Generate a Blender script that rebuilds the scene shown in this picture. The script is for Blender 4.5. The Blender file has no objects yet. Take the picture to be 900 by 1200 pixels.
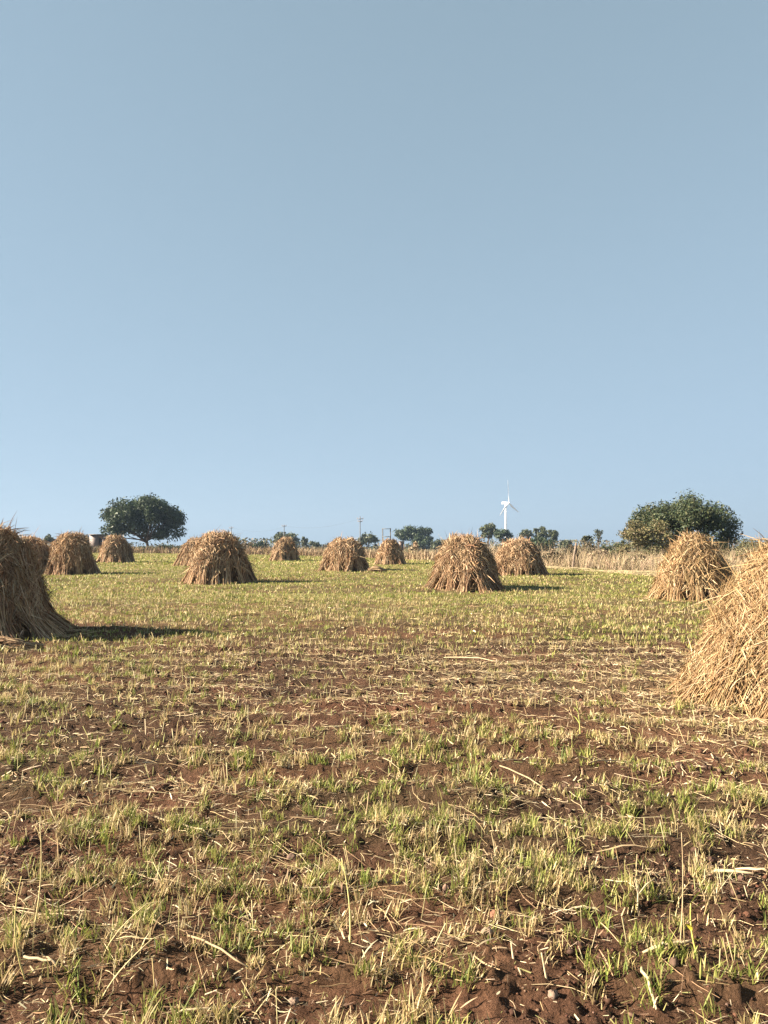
import bpy, math, random
import numpy as np

# ------------------------------------------------------------------ camera, sky, sun, exposure
scn = bpy.context.scene
COL = scn.collection
CAM_H, F_PX, HORIZON = 1.55, 900.0, 634.0
PITCH = math.atan((HORIZON - 600.0) / F_PX)
cam_data = bpy.data.cameras.new("camera")
cam_data.sensor_fit = 'VERTICAL'
cam_data.sensor_height = 24.0
cam_data.lens = 24.0 * F_PX / 1200.0
cam_data.clip_start = 0.05
cam_data.clip_end = 20000.0
cam = bpy.data.objects.new("camera", cam_data)
cam.location = (0, 0, CAM_H)
cam.rotation_euler = (math.pi / 2 + PITCH, 0, 0)
COL.objects.link(cam)
scn.camera = cam

SUN_EL, SUN_BACK = math.radians(27.0), math.radians(7)      # sun low on the left, a little behind the camera
sun_vec = np.array([-math.cos(SUN_BACK) * math.cos(SUN_EL), -math.sin(SUN_BACK) * math.cos(SUN_EL), math.sin(SUN_EL)])
world = bpy.data.worlds.new("World")
scn.world = world
world.use_nodes = True
wn = world.node_tree.nodes
wn.clear()
w_out = wn.new('ShaderNodeOutputWorld')
w_bg = wn.new('ShaderNodeBackground')
w_sky = wn.new('ShaderNodeTexSky')
w_sky.sky_type = 'NISHITA'
w_sky.sun_disc = False
w_sky.sun_elevation = SUN_EL
w_sky.sun_rotation = math.atan2(sun_vec[0], sun_vec[1])
w_sky.altitude = 15000.0
w_sky.air_density = 4.0
w_sky.dust_density = 3.0
w_sky.ozone_density = 2.0
w_bg.inputs['Strength'].default_value = 0.10
# dust-laden air: the sky's own brightness levels off towards a pale veil, c * N / (N + k), the same all round
w_add = wn.new('ShaderNodeVectorMath'); w_add.operation = 'ADD'; w_add.inputs[1].default_value = (0.40, 0.70, 1.70)
w_div = wn.new('ShaderNodeVectorMath'); w_div.operation = 'DIVIDE'
w_mul = wn.new('ShaderNodeVectorMath'); w_mul.operation = 'MULTIPLY'; w_mul.inputs[1].default_value = (0.98, 1.37, 1.87)
world.node_tree.links.new(w_sky.outputs[0], w_add.inputs[0])
world.node_tree.links.new(w_sky.outputs[0], w_div.inputs[0])
world.node_tree.links.new(w_add.outputs[0], w_div.inputs[1])
world.node_tree.links.new(w_div.outputs[0], w_mul.inputs[0])
world.node_tree.links.new(w_mul.outputs[0], w_bg.inputs['Color'])
world.node_tree.links.new(w_bg.outputs[0], w_out.inputs['Surface'])

sun_data = bpy.data.lights.new("sun", 'SUN')
sun_data.energy = 5.0
sun_data.angle = math.radians(0.55)
sun_data.color = (1.0, 0.87, 0.69)
sun = bpy.data.objects.new("sun", sun_data)
from mathutils import Vector
sun.rotation_euler = Vector((-sun_vec).tolist()).to_track_quat('-Z', 'Y').to_euler()
sun.location = (-60, -20, 60)
COL.objects.link(sun)

scn.view_settings.view_transform = 'Standard'
scn.view_settings.look = 'None'
scn.view_settings.gamma = 1.0
scn.view_settings.use_curve_mapping = False
scn.view_settings.exposure = 2.38
scn.render.engine = 'CYCLES'
scn.cycles.max_bounces = 5
scn.cycles.diffuse_bounces = 3
scn.cycles.transmission_bounces = 3
scn.cycles.volume_bounces = 0
scn.cycles.use_denoising = True
scn.cycles.volume_step_rate = 10.0

rng = np.random.default_rng(7)

# ------------------------------------------------------------------ helpers
def px_to(px, py, D):
    """world point at depth y = D seen at photo pixel (px, py)"""
    s = D / (F_PX * math.cos(PITCH) - (600 - py) * math.sin(PITCH))
    return s * (px - 450), D, CAM_H + s * (F_PX * math.sin(PITCH) + (600 - py) * math.cos(PITCH))

def depth_of(py):
    """depth of the flat field under photo row py"""
    a = math.atan((600 - py) / F_PX) + PITCH
    return CAM_H / math.tan(-a)

def _h(ix, iy, seed):
    n = (ix * 374761393 + iy * 668265263 + seed * 974711) & 0x7fffffff
    n = ((n ^ (n >> 13)) * 1274126177) & 0x7fffffff
    n = n ^ (n >> 16)
    return (n & 0xffff) / 65535.0

def vnoise(x, y, seed=0):
    x = np.asarray(x, float); y = np.asarray(y, float)
    xi = np.floor(x).astype(np.int64); yi = np.floor(y).astype(np.int64)
    fx = x - xi; fy = y - yi
    fx = fx * fx * (3 - 2 * fx); fy = fy * fy * (3 - 2 * fy)
    a = _h(xi, yi, seed); b = _h(xi + 1, yi, seed); c = _h(xi, yi + 1, seed); d = _h(xi + 1, yi + 1, seed)
    return (a * (1 - fx) + b * fx) * (1 - fy) + (c * (1 - fx) + d * fx) * fy

def fbm(x, y, seed=0, oct=3):
    t = 0; a = 0.5; s = 0
    for k in range(oct):
        t = t + a * vnoise(x * 2 ** k + 17.3 * k, y * 2 ** k - 9.1 * k, seed + k); s += a; a *= 0.5
    return t / s

def sstep(a, b, x):
    t = np.clip((np.asarray(x, float) - a) / (b - a), 0, 1)
    return t * t * (3 - 2 * t)

def far_z(x, y):
    r = np.sqrt(np.asarray(x, float) ** 2 + np.asarray(y, float) ** 2)
    return -np.maximum(r - 95.0, 0) * 0.0078 * sstep(95, 180, r)

def ground_z(x, y):
    x = np.asarray(x, float); y = np.asarray(y, float)
    near = 1 - sstep(14, 40, np.hypot(x, y))
    z = (fbm(x * 0.35, y * 0.35, 3) - 0.5) * 0.10 * (1 - sstep(30, 90, y))
    row = 2 * crop_rows(x, y) - 1
    z = z + row * 0.018 * (1 - sstep(20, 60, np.hypot(x, y)))
    z = z + near * ((fbm(x * 2.3, y * 2.3, 11) - 0.5) * 0.08 + (fbm(x * 9, y * 9, 23, 2) - 0.5) * 0.025)
    cl = fbm(x * 22, y * 22, 41, 2)
    z = z + near * (np.maximum(cl - 0.5, 0) * 0.05 + (1 - np.abs(2 * fbm(x * 19, y * 19, 47, 2) - 1)) * -0.022 + 0.015 + np.maximum(vnoise(x * 46, y * 46, 49) - 0.55, 0) * 0.035)
    return z + far_z(x, y)

def ground_at(x, y):
    return float(ground_z(np.array([x]), np.array([y]))[0])

ALBEDO = 1.0            # overall reflectance of every tint below
def build(name, V, F, mat, parent=None, colors=None, smooth=False):
    """one mesh object out of numpy arrays; F is (m,3) or (m,4) or a list of such arrays"""
    V = np.asarray(V, np.float32).reshape(-1, 3)
    Fs = F if isinstance(F, list) else [F]
    me = bpy.data.meshes.new(name)
    me.vertices.add(len(V)); me.vertices.foreach_set('co', V.ravel())
    tot = sum(f.size for f in Fs); npoly = sum(len(f) for f in Fs)
    me.loops.add(tot); me.polygons.add(npoly)
    me.loops.foreach_set('vertex_index', np.concatenate([f.ravel() for f in Fs]).astype(np.int32))
    sizes = np.concatenate([np.full(len(f), f.shape[1], np.int32) for f in Fs])
    starts = np.concatenate([[0], np.cumsum(sizes)[:-1]]).astype(np.int32)
    me.polygons.foreach_set('loop_start', starts)
    if smooth:
        me.polygons.foreach_set('use_smooth', np.ones(npoly, bool))
    if colors is not None:
        at = me.attributes.new('tint', 'FLOAT_COLOR', 'POINT')
        c = np.ones((len(V), 4), np.float32); c[:, :3] = np.asarray(colors) * ALBEDO
        at.data.foreach_set('color', c.ravel())
    me.update(calc_edges=True)
    me.materials.append(mat)
    o = bpy.data.objects.new(name, me)
    COL.objects.link(o)
    if parent is not None:
        o.parent = parent
    return o

def tag(o, label=None, cat=None, group=None, kind=None):
    if label: o['label'] = label
    if cat: o['category'] = cat
    if group: o['group'] = group
    if kind: o['kind'] = kind
    return o

def empty(name, loc, label, cat, group=None):
    o = bpy.data.objects.new(name, None)
    o.empty_display_size = 0.3
    o.location = loc
    COL.objects.link(o)
    return tag(o, label, cat, group)

def unit(v):
    return v / np.maximum(np.linalg.norm(v, axis=-1, keepdims=True), 1e-9)

def ribbons(P, W, side, C):
    """P (n,s,3) centre lines, W (n,s) half widths, side (n,3), C (n,3) -> V, quads, colours"""
    n, s, _ = P.shape
    L = P - side[:, None, :] * W[..., None]; R = P + side[:, None, :] * W[..., None]
    V = np.stack([L, R], 2).reshape(-1, 3)
    base = (np.arange(n) * s * 2)[:, None] + (np.arange(s - 1) * 2)[None, :]
    Q = np.stack([base, base + 1, base + 3, base + 2], -1).reshape(-1, 4)
    return V, Q, np.repeat(C, s * 2, 0)

def prisms(P, R, C, k=3, cap=True):
    """P (n,s,3), R (n,s) -> k sided tubes"""
    n, s, _ = P.shape
    d = unit(P[:, -1] - P[:, 0])
    ref = np.where(np.abs(d[:, 2:3]) > 0.8, np.array([[1.0, 0, 0]]), np.array([[0, 0, 1.0]]))
    u = unit(np.cross(d, ref)); v = np.cross(d, u)
    a = np.arange(k) * 2 * np.pi / k + 0.4
    ring = u[:, None, :] * np.cos(a)[None, :, None] + v[:, None, :] * np.sin(a)[None, :, None]
    V = (P[:, :, None, :] + ring[:, None, :, :] * R[:, :, None, None]).reshape(-1, 3)
    b = (np.arange(n) * s * k)[:, None, None] + (np.arange(s - 1) * k)[None, :, None]
    j = np.arange(k)[None, None, :]; j2 = (np.arange(k) + 1) % k; j2 = j2[None, None, :]
    Q = np.stack([b + j, b + j2, b + k + j2, b + k + j], -1).reshape(-1, 4)
    F = [Q]
    if cap:
        top = (np.arange(n) * s * k)[:, None] + (s - 1) * k + np.arange(k)[None, :]
        F.append(top.reshape(-1, k))
    return V, F, np.repeat(C, s * k, 0)

class Acc:
    def __init__(self): self.V = []; self.F = {}; self.C = []; self.n = 0
    def add(self, V, F, C):
        for f in (F if isinstance(F, list) else [F]):
            if len(f): self.F.setdefault(f.shape[1], []).append(f + self.n)
        self.V.append(V); self.C.append(C); self.n += len(V)
    def build(self, name, mat, parent=None, smooth=False):
        return build(name, np.concatenate(self.V), [np.concatenate(f) for f in self.F.values()], mat, parent, np.concatenate(self.C), smooth)

def pick(n, cols, probs, jit=0.18, r=rng):
    """random colours out of a palette with brightness jitter"""
    c = np.asarray(cols, float)[r.choice(len(cols), n, p=np.asarray(probs) / np.sum(probs))]
    return np.clip(c * (1 + (r.random((n, 1)) * 2 - 1) * jit) * (1 + (r.random((n, 3)) * 2 - 1) * 0.05), 0.005, 0.9)

# ------------------------------------------------------------------ materials
def new_mat(name):
    m = bpy.data.materials.new(name); m.use_nodes = True
    m.node_tree.nodes.clear()
    return m, m.node_tree.nodes, m.node_tree.links

def leaf_mat(name, translucent=0.3, rough=0.6, spec=0.25, noise=0.25, noise_scale=8.0):
    m, n, l = new_mat(name)
    out = n.new('ShaderNodeOutputMaterial'); at = n.new('ShaderNodeAttribute'); at.attribute_name = 'tint'
    geo = n.new('ShaderNodeNewGeometry'); nz = n.new('ShaderNodeTexNoise')
    nz.inputs['Scale'].default_value = noise_scale; nz.inputs['Detail'].default_value = 3
    l.new(geo.outputs['Position'], nz.inputs['Vector'])
    mr = n.new('ShaderNodeMapRange'); mr.inputs['From Min'].default_value = 0.3; mr.inputs['From Max'].default_value = 0.7
    mr.inputs['To Min'].default_value = 1 - noise; mr.inputs['To Max'].default_value = 1 + noise
    l.new(nz.outputs['Fac'], mr.inputs['Value'])
    mul = n.new('ShaderNodeVectorMath'); mul.operation = 'SCALE'
    l.new(at.outputs['Color'], mul.inputs[0]); l.new(mr.outputs[0], mul.inputs['Scale'])
    pb = n.new('ShaderNodeBsdfPrincipled'); pb.inputs['Roughness'].default_value = rough
    pb.inputs['Specular IOR Level'].default_value = spec
    l.new(mul.outputs[0], pb.inputs['Base Color'])
    if translucent > 0:
        tr = n.new('ShaderNodeBsdfTranslucent'); l.new(mul.outputs[0], tr.inputs['Color'])
        mx = n.new('ShaderNodeMixShader'); mx.inputs[0].default_value = translucent
        l.new(pb.outputs[0], mx.inputs[1]); l.new(tr.outputs[0], mx.inputs[2]); l.new(mx.outputs[0], out.inputs['Surface'])
    else:
        l.new(pb.outputs[0], out.inputs['Surface'])
    return m

M_GRASS = leaf_mat('grass_blade', 0.35, 0.55, 0.25, 0.15, 3.0)
M_STRAW = leaf_mat('dry_straw', 0.04, 0.75, 0.12, 0.2, 30.0)
M_FOLIAGE = leaf_mat('tree_foliage', 0.2, 0.55, 0.25, 0.25, 0.8)
M_BARK = leaf_mat('bark', 0.0, 0.9, 0.1, 0.35, 12.0)
M_CLOD = leaf_mat('soil_clod', 0.0, 0.95, 0.08, 0.4, 60.0)
M_PLAIN = leaf_mat('weathered_paint', 0.0, 0.6, 0.3, 0.12, 1.5)

def soil_mat():
    m, n, l = new_mat('field_soil')
    out = n.new('ShaderNodeOutputMaterial'); at = n.new('ShaderNodeAttribute'); at.attribute_name = 'tint'
    geo = n.new('ShaderNodeNewGeometry')
    def noise(scale, detail, rough=0.6):
        t = n.new('ShaderNodeTexNoise'); t.inputs['Scale'].default_value = scale
        t.inputs['Detail'].default_value = detail; t.inputs['Roughness'].default_value = rough
        l.new(geo.outputs['Position'], t.inputs['Vector']); return t
    n1 = noise(14, 8, 0.68); n2 = noise(120, 8, 0.7); n3 = noise(1.1, 5)
    def rng_(src, lo, hi, a=0.3, b=0.7):
        r = n.new('ShaderNodeMapRange'); r.inputs['From Min'].default_value = a; r.inputs['From Max'].default_value = b
        r.inputs['To Min'].default_value = lo; r.inputs['To Max'].default_value = hi
        l.new(src, r.inputs['Value']); return r.outputs[0]
    m1 = n.new('ShaderNodeMath'); m1.operation = 'MULTIPLY'
    l.new(rng_(n1.outputs['Fac'], 0.6, 1.4), m1.inputs[0]); l.new(rng_(n2.outputs['Fac'], 0.65, 1.4), m1.inputs[1])
    m2 = n.new('ShaderNodeMath'); m2.operation = 'MULTIPLY'
    l.new(m1.outputs[0], m2.inputs[0]); l.new(rng_(n3.outputs['Fac'], 0.8, 1.2), m2.inputs[1])
    mul = n.new('ShaderNodeVectorMath'); mul.operation = 'SCALE'
    l.new(at.outputs['Color'], mul.inputs[0]); l.new(m2.outputs[0], mul.inputs['Scale'])
    pb = n.new('ShaderNodeBsdfPrincipled'); pb.inputs['Roughness'].default_value = 0.95
    pb.inputs['Specular IOR Level'].default_value = 0.08
    l.new(mul.outputs[0], pb.inputs['Base Color'])
    add = n.new('ShaderNodeMath'); add.operation = 'ADD'
    sc = n.new('ShaderNodeMath'); sc.operation = 'MULTIPLY'; sc.inputs[1].default_value = 0.5
    l.new(n2.outputs['Fac'], sc.inputs[0]); l.new(n1.outputs['Fac'], add.inputs[0]); l.new(sc.outputs[0], add.inputs[1])
    vo = n.new('ShaderNodeTexVoronoi'); vo.inputs['Scale'].default_value = 55.0; l.new(geo.outputs['Position'], vo.inputs['Vector'])
    vs = n.new('ShaderNodeMath'); vs.operation = 'MULTIPLY'; vs.inputs[1].default_value = -0.25; l.new(vo.outputs['Distance'], vs.inputs[0])
    ad2 = n.new('ShaderNodeMath'); ad2.operation = 'ADD'; l.new(add.outputs[0], ad2.inputs[0]); l.new(vs.outputs[0], ad2.inputs[1])
    bp = n.new('ShaderNodeBump'); bp.inputs['Strength'].default_value = 1.0; bp.inputs['Distance'].default_value = 0.04
    l.new(ad2.outputs[0], bp.inputs['Height']); l.new(bp.outputs[0], pb.inputs['Normal'])
    l.new(pb.outputs[0], out.inputs['Surface'])
    return m
M_SOIL = soil_mat()

# ------------------------------------------------------------------ the field: cover maps
# far edge of the mown field, as (x, y) points from left to right
EDGE = np.array([[-400, 112], [-60, 104], [-33, 97], [-15, 86], [-6, 76], [2, 63], [8, 50], [11.5, 41.5], [16, 37], [24, 34], [60, 30], [400, 20]], float)

def edge_y(x):
    return np.interp(x, EDGE[:, 0], EDGE[:, 1])

def inside(x, y):
    return edge_y(x) - y            # metres inside the field (negative beyond its edge)

def crop_rows(x, y):
    """crop rows across the field: 1 on a row, 0 between rows"""
    w = 0.35 * vnoise(x * 0.25, y * 0.25, 91) + 0.10 * vnoise(x * 1.3, y * 1.3, 92)
    return sstep(0.25, 0.75, 0.5 + 0.5 * np.cos(2 * np.pi * (y + 0.05 * x + w) / 0.62))

def cover(x, y):
    """share of green sward, of dry grass and of loose straw at a place"""
    p = fbm(x * 0.55, y * 0.55, 51, 3); q = fbm(x * 1.9 + 5, y * 1.9, 57, 3); big = fbm(x * 0.16, y * 0.22, 61, 2)
    streak = vnoise(x * 0.12, (y + 0.06 * x) * 1.1, 66)
    g_near = 0.33 + 0.67 * sstep(0.36, 0.53, 0.45 * p + 0.55 * q)
    g_far = 0.55 + 0.45 * sstep(0.3, 0.6, 0.6 * streak + 0.4 * p)
    t = sstep(9.5, 19, y + 3 * (big - 0.5) - 0.12 * x)
    g = g_near * (1 - t) + g_far * t
    bare = sstep(6.2, 7.6, y) * (1 - sstep(9.5, 12.5, y + 2.0 * (p - 0.5))) * sstep(-3.6, -1.2, x + 1.6 * (q - 0.5))
    bare2 = np.exp(-((x - 0.3) / 2.3) ** 2 - ((y - 13.2) / 1.5) ** 2) * 0.6
    bare3 = np.exp(-((x - 2.6) / 1.2) ** 2 - ((y - 5.6) / 0.8) ** 2) * 0.7
    bare = np.clip(bare + bare2 + bare3, 0, 1)
    g = g * (1 - 0.86 * bare)
    corner = (1 - sstep(-0.9, -0.35, x - 0.25 * (y - 2.5) * -1)) * (1 - sstep(2.9, 3.9, y))
    g = np.clip(g + 0.65 * corner + 0.5 * np.exp(-((x - 0.1) / 0.5) ** 2) * (1 - sstep(2.3, 2.9, y)), 0, 1)
    dry = 0.40 + 0.5 * sstep(0.45, 0.6, fbm(x * 0.8 + 31, y * 0.8, 71, 2))
    dry = np.clip(dry + 0.5 * (1 - sstep(-1.6, -0.3, x)) * (1 - sstep(2.4, 5.0, y)), 0, 1)
    straw = 0.30 + 0.8 * sstep(7.0, 8.0, y) * (1 - sstep(9.6, 11.0, y)) * sstep(0.2, 1.6, x)
    straw = straw + 1.2 * np.exp(-(np.hypot(x - 4.0, y - 7.3) - 1.2).clip(0) ** 2 / 0.9) + 0.25 * bare
    return np.clip(g, 0, 1), np.clip(dry, 0, 1), straw

def ground_tint(x, y):
    g, dry, straw = cover(x, y)
    soil = np.array([0.055, 0.0295, 0.0200]); red = np.array([0.092, 0.0420, 0.0270])
    turf = np.array([0.185, 0.165, 0.062]); tan = np.array([0.25, 0.18, 0.10]); far = np.array([0.105, 0.092, 0.045])
    k = sstep(0.35, 0.65, fbm(x * 0.7, y * 0.7, 81, 2))[:, None]
    c = soil * (1 - k) + red * k
    d = sstep(9, 24, y)[:, None]
    g = g * (1 - 0.55 * (1 - crop_rows(x, y)) * (1 - sstep(26, 60, y)))
    c = c * (1 - g[:, None] * (0.10 + 0.75 * d)) + turf * g[:, None] * (0.10 + 0.75 * d)
    s = np.clip(straw * 0.10, 0, 0.25)[:, None]
    c = c * (1 - s) + tan * s
    e = inside(x, y)[:, None]
    out = sstep(0.3, -0.8, e) if False else 1 - sstep(-0.8, 0.3, e)
    tone = sstep(0.4, 0.6, fbm(x * 0.03, y * 0.03, 85, 3))[:, None]
    beyond = far * (1 - tone) + tan * 0.75 * tone
    return c * (1 - out) + beyond * out

ys = np.concatenate([[-5000, -1200, -300, -80, -25, -8, -3, -1, 0, 0.6, 1.0], np.geomspace(1.3, 14, 370), np.geomspace(14.3, 120, 110), np.geomspace(126, 7000, 45)])
hx = 0.77 * (np.clip(ys, 0.5, 7000) + 1.5)                     # half width of the finely meshed part of each row
fine = np.linspace(-1, 1, 440)[None, :] * hx[:, None]
side = hx[:, None] * (7500 / hx[:, None]) ** (np.arange(1, 25) / 24.0)[None, :]
GX = np.concatenate([-side[:, ::-1], fine, side], 1)
GY = np.repeat(ys[:, None], GX.shape[1], 1)
xs = GX[0]
gx, gy = GX.ravel(), GY.ravel()
gz = ground_z(gx, gy)
nx, ny = len(xs), len(ys)
ii = (np.arange(ny - 1) * nx)[:, None] + np.arange(nx - 1)[None, :]
GQ = np.stack([ii, ii + 1, ii + nx + 1, ii + nx], -1).reshape(-1, 4)
tag(build('ground', np.stack([gx, gy, gz], 1), GQ, M_SOIL, None, ground_tint(gx, gy), True), kind='structure')

# ------------------------------------------------------------------ haystacks
STRAWS = [(0.33, 0.215, 0.125), (0.40, 0.28, 0.17), (0.225, 0.135, 0.076), (0.47, 0.36, 0.235), (0.12, 0.064, 0.037)]
GOLD = [(0.325, 0.215, 0.110), (0.385, 0.270, 0.148), (0.235, 0.145, 0.072), (0.45, 0.345, 0.212), (0.13, 0.070, 0.034)]
STACKS = []

def haystack(px, base_y, H, R, seed, label, n_sheaf=14, stalks=60, leaves=120, wide=1.0, f=0.30, p=3.2, flare=0.12,
             skirt=0.30, pal=STRAWS, squash=1.0, lean=0.0, group='haystacks standing in the stubble field', tip=1.0, center=None, mess=0.12, lw=1.0, low_share=0.05, prot=0.85):
    r = np.random.default_rng(seed)
    if center is None:
        D = depth_of(base_y) + R * 0.92
        X = px_to(px, base_y, D)[0]
    else:
        X, D = center
    Z = ground_at(X, D)
    Z = min(Z, float(np.min(ground_z(X + R * np.cos(np.arange(8)), D + R * np.sin(np.arange(8)))))) - 0.01
    root = empty('haystack', (X, D, Z), label, 'haystack', group)
    STACKS.append((X, D, R, H))
    wob = r.random(3) * 6.28
    if lean == 0.0: lean = r.normal(0, 0.035)
    if mess == 0.12: mess = 0.08 + 0.14 * r.random()
    def rad(t, a):
        t = np.clip(t, 0, 1)
        bump = 1 + 0.07 * np.sin(2 * a + wob[0] + 1.5 * t) + 0.06 * np.sin(3 * a + wob[1] + 4 * t) + 0.04 * np.sin(5 * a + wob[2] - 5 * t)
        return R * bump * ((1 - f * t) * np.sqrt(np.maximum(1 - t ** p, 0)) + flare * np.exp(-t / 0.13)) / (1 + flare)
    def pt(t, a, k):
        rr = rad(t, a) * k
        return np.stack([rr * np.cos(a) + lean * t * t * H, rr * np.sin(a) * squash, np.clip(t, -0.02, 1.3) * H], -1)
    # packed inner stalks
    na, nt = 40, 22
    A, T = np.meshgrid(np.linspace(0, 2 * np.pi, na, endpoint=False), np.linspace(0, 0.995, nt))
    kk = 0.80 - 0.10 * np.exp(-T / 0.25) + 0.07 * r.random((nt, na))
    cv = pt(T.ravel(), A.ravel(), (kk * (1 - 0.02 * T)).ravel()) * np.array([1, 1, 0.96])
    i0 = (np.arange(nt - 1) * na)[:, None] + np.arange(na)[None, :]; i1 = (np.arange(nt - 1) * na)[:, None] + (np.arange(na)[None, :] + 1) % na
    cq = np.stack([i0, i1, i1 + na, i0 + na], -1).reshape(-1, 4)
    cap = ((nt - 1) * na + np.arange(na))[None, :]
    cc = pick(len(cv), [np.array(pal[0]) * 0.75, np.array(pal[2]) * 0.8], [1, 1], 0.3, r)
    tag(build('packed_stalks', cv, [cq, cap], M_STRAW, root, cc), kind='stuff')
    pr = [0.34, 0.26, 0.2, 0.1, 0.1]
    for i in range(n_sheaf):
        a0 = (i + 0.35 * (r.random() - 0.5)) * 2 * np.pi / n_sheaf
        hw = np.pi / n_sheaf
        out_k = 0.91 + 0.15 * r.random()
        top_i = 0.90 + 0.08 * r.random()
        tone = 0.82 + 0.32 * r.random()
        slant = r.normal(0, 0.16)
        # stalks of the sheaf
        n = stalks
        u = r.normal(0, 0.42, n).clip(-1, 1)
        depth = 1.03 - 0.16 * r.random(n) ** 1.2
        te = (0.45 + 0.50 * r.random(n)) * top_i
        ns = 5 if wide < 1.1 else 4
        ts = np.linspace(0, 1, ns)
        tt = te[:, None] * ts[None, :]
        spread = np.interp(tt, [0, 0.16, 0.4, 1.0], [0.80, 0.46, 1.1, 1.9])
        aa = a0 + u[:, None] * hw * spread + slant * tt + r.normal(0, mess, (n, 1)) * tt
        kk = depth[:, None] * (out_k + 0.06 * (1 - tt)) + r.normal(0, 0.012 + 0.08 * (mess - 0.10), (n, ns))
        P = pt(tt, aa, kk)
        P[:, 0, 2] -= 0.01
        P[:, -1] += r.normal(0, 0.035, (n, 3)) * np.array([1, 1, 1.2])
        rad0 = (0.0045 + 0.004 * r.random(n)) * wide
        Rr = rad0[:, None] * np.interp(ts, [0, 0.25, 0.5, 0.75, 1], [1.15, 1.0, 0.95, 0.8, 0.5])[None, :]
        ac = Acc()
        ac.add(*prisms(P, Rr, pick(n, np.array(pal) * tone, pr, 0.22, r)))
        sheaf = ac.build('sheaf', M_STRAW, root)
        # its dry leaves and drooping heads
        ac = Acc()
        n = leaves if wide < 1.1 else int(leaves * (1.5 if wide < 1.9 else 1.15))
        up = r.random(n)
        t0 = skirt * 0.75 + (0.94 - skirt * 0.75) * up ** 0.9
        low = r.random(n) < low_share
        t0 = np.where(low, r.random(n) * skirt, t0)
        a = a0 + (r.random(n) * 2 - 1) * hw * 1.35 + slant * t0
        k0 = out_k - 0.02 + 0.10 * r.random(n) - 0.05 * ((a - a0 - slant * t0) / hw) ** 2
        B = pt(t0, a, k0)
        er = np.stack([np.cos(a), np.sin(a), np.zeros(n)], -1); et = np.stack([-np.sin(a), np.cos(a), np.zeros(n)], -1)
        mer = unit(pt(t0 + 0.04, a, k0) - pt(t0 - 0.04, a, k0)); mer[t0 > 0.94] = np.array([0, 0, 1.0])
        nrm = unit(np.cross(et, mer)); nrm *= np.sign(np.sum(nrm * er, -1, keepdims=True) + 1e-6)
        wild = (r.random(n) < 0.06) * 1.0
        ln = (0.09 + 0.28 * r.random(n) ** 1.4) * (0.9 + 0.1 * wide) * (1 + 0.5 * wild)
        sgn = np.where(r.random(n) < 0.62, 1.0, -1.0)[:, None]
        d = unit(mer * sgn + et * r.normal(0, 0.75, (n, 1)) + nrm * (0.08 + prot * r.random((n, 1)) ** 1.4 + 0.9 * wild[:, None]))
        S = np.linspace(0, 1, 4)[None, :, None]
        P = B[:, None, :] + d[:, None, :] * ln[:, None, None] * S
        P = P + (nrm[:, None, :] * 0.05 - np.array([0, 0, 1.0]) * (0.10 + 0.28 * r.random((n, 1, 1)))) * (S ** 2) * ln[:, None, None] * (0.6 + 0.8 * r.random((n, 1, 1)))
        P = P + et[:, None, :] * (r.normal(0, 0.10, (n, 1, 1)) * ln[:, None, None] * S ** 2)
        P[..., 2] = np.maximum(P[..., 2], 0.012)
        w0 = (0.005 + 0.009 * r.random(n)) * (wide if wide < 1.1 else 0.72 * wide) * lw
        W = w0[:, None] * np.array([0.8, 1.0, 0.75, 0.18])[None, :]
        side = unit(np.cross(d, nrm) + nrm * r.normal(0, 1.0, (n, 1)))
        ac.add(*ribbons(P, W, side, pick(n, np.array(pal) * tone, [0.3, 0.26, 0.2, 0.14, 0.1], 0.25, r)))
        # fine stems crossing at all angles
        n = leaves // 3
        t0 = skirt * 0.6 + (0.94 - skirt * 0.6) * r.random(n); a = a0 + (r.random(n) * 2 - 1) * hw * 1.3
        B = pt(t0, a, 0.95 + 0.08 * r.random(n))
        er = np.stack([np.cos(a), np.sin(a), np.zeros(n)], -1); et = np.stack([-np.sin(a), np.cos(a), np.zeros(n)], -1)
        mer = unit(pt(t0 + 0.04, a, 1.0) - pt(t0 - 0.04, a, 1.0)); mer[t0 > 0.94] = np.array([0, 0, 1.0])
        d = unit(mer + et * r.normal(0, 0.6, (n, 1)) + er * (0.05 + 0.16 * r.random((n, 1))))
        ln = 0.15 + 0.35 * r.random(n)
        S = np.linspace(0, 1, 3)[None, :, None]
        P = B[:, None, :] + d[:, None, :] * ln[:, None, None] * S - np.array([0, 0, 0.12]) * S ** 2 * ln[:, None, None]
        P[..., 2] = np.maximum(P[..., 2], 0.012)
        ac.add(*prisms(P, np.repeat((0.003 + 0.003 * r.random(n))[:, None] * wide, 3, 1) * np.array([1, .9, .5]), pick(n, np.array(pal) * tone, [0.3, 0.3, 0.15, 0.2, 0.05], 0.2, r), 3, False))
        tag(ac.build('dry_leaves', M_STRAW, sheaf), kind='stuff')
    # crown of loose tips
    ac = Acc()
    n = int(stalks * 1.6)
    a = r.random(n) * 6.283; t0 = 0.86 + 0.12 * r.random(n)
    B = pt(t0, a, r.random(n) * 0.9)
    B[:, 2] = H * (0.86 + 0.09 * r.random(n))
    d = unit(np.stack([np.cos(a) * 0.9, np.sin(a) * 0.9, np.full(n, 0.8)], -1) + r.normal(0, 0.3, (n, 3)))
    ln = (0.07 + 0.24 * r.random(n) ** 2) * tip
    S = np.linspace(0, 1, 4)[None, :, None]
    P = B[:, None, :] + d[:, None, :] * ln[:, None, None] * S + (np.stack([np.cos(a), np.sin(a), np.full(n, -0.7)], -1) * 0.5)[:, None, :] * S ** 2 * ln[:, None, None] * r.random((n, 1, 1))
    W = (0.005 + 0.006 * r.random(n))[:, None] * wide * np.array([0.9, 1, 0.8, 0.2])[None, :]
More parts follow.
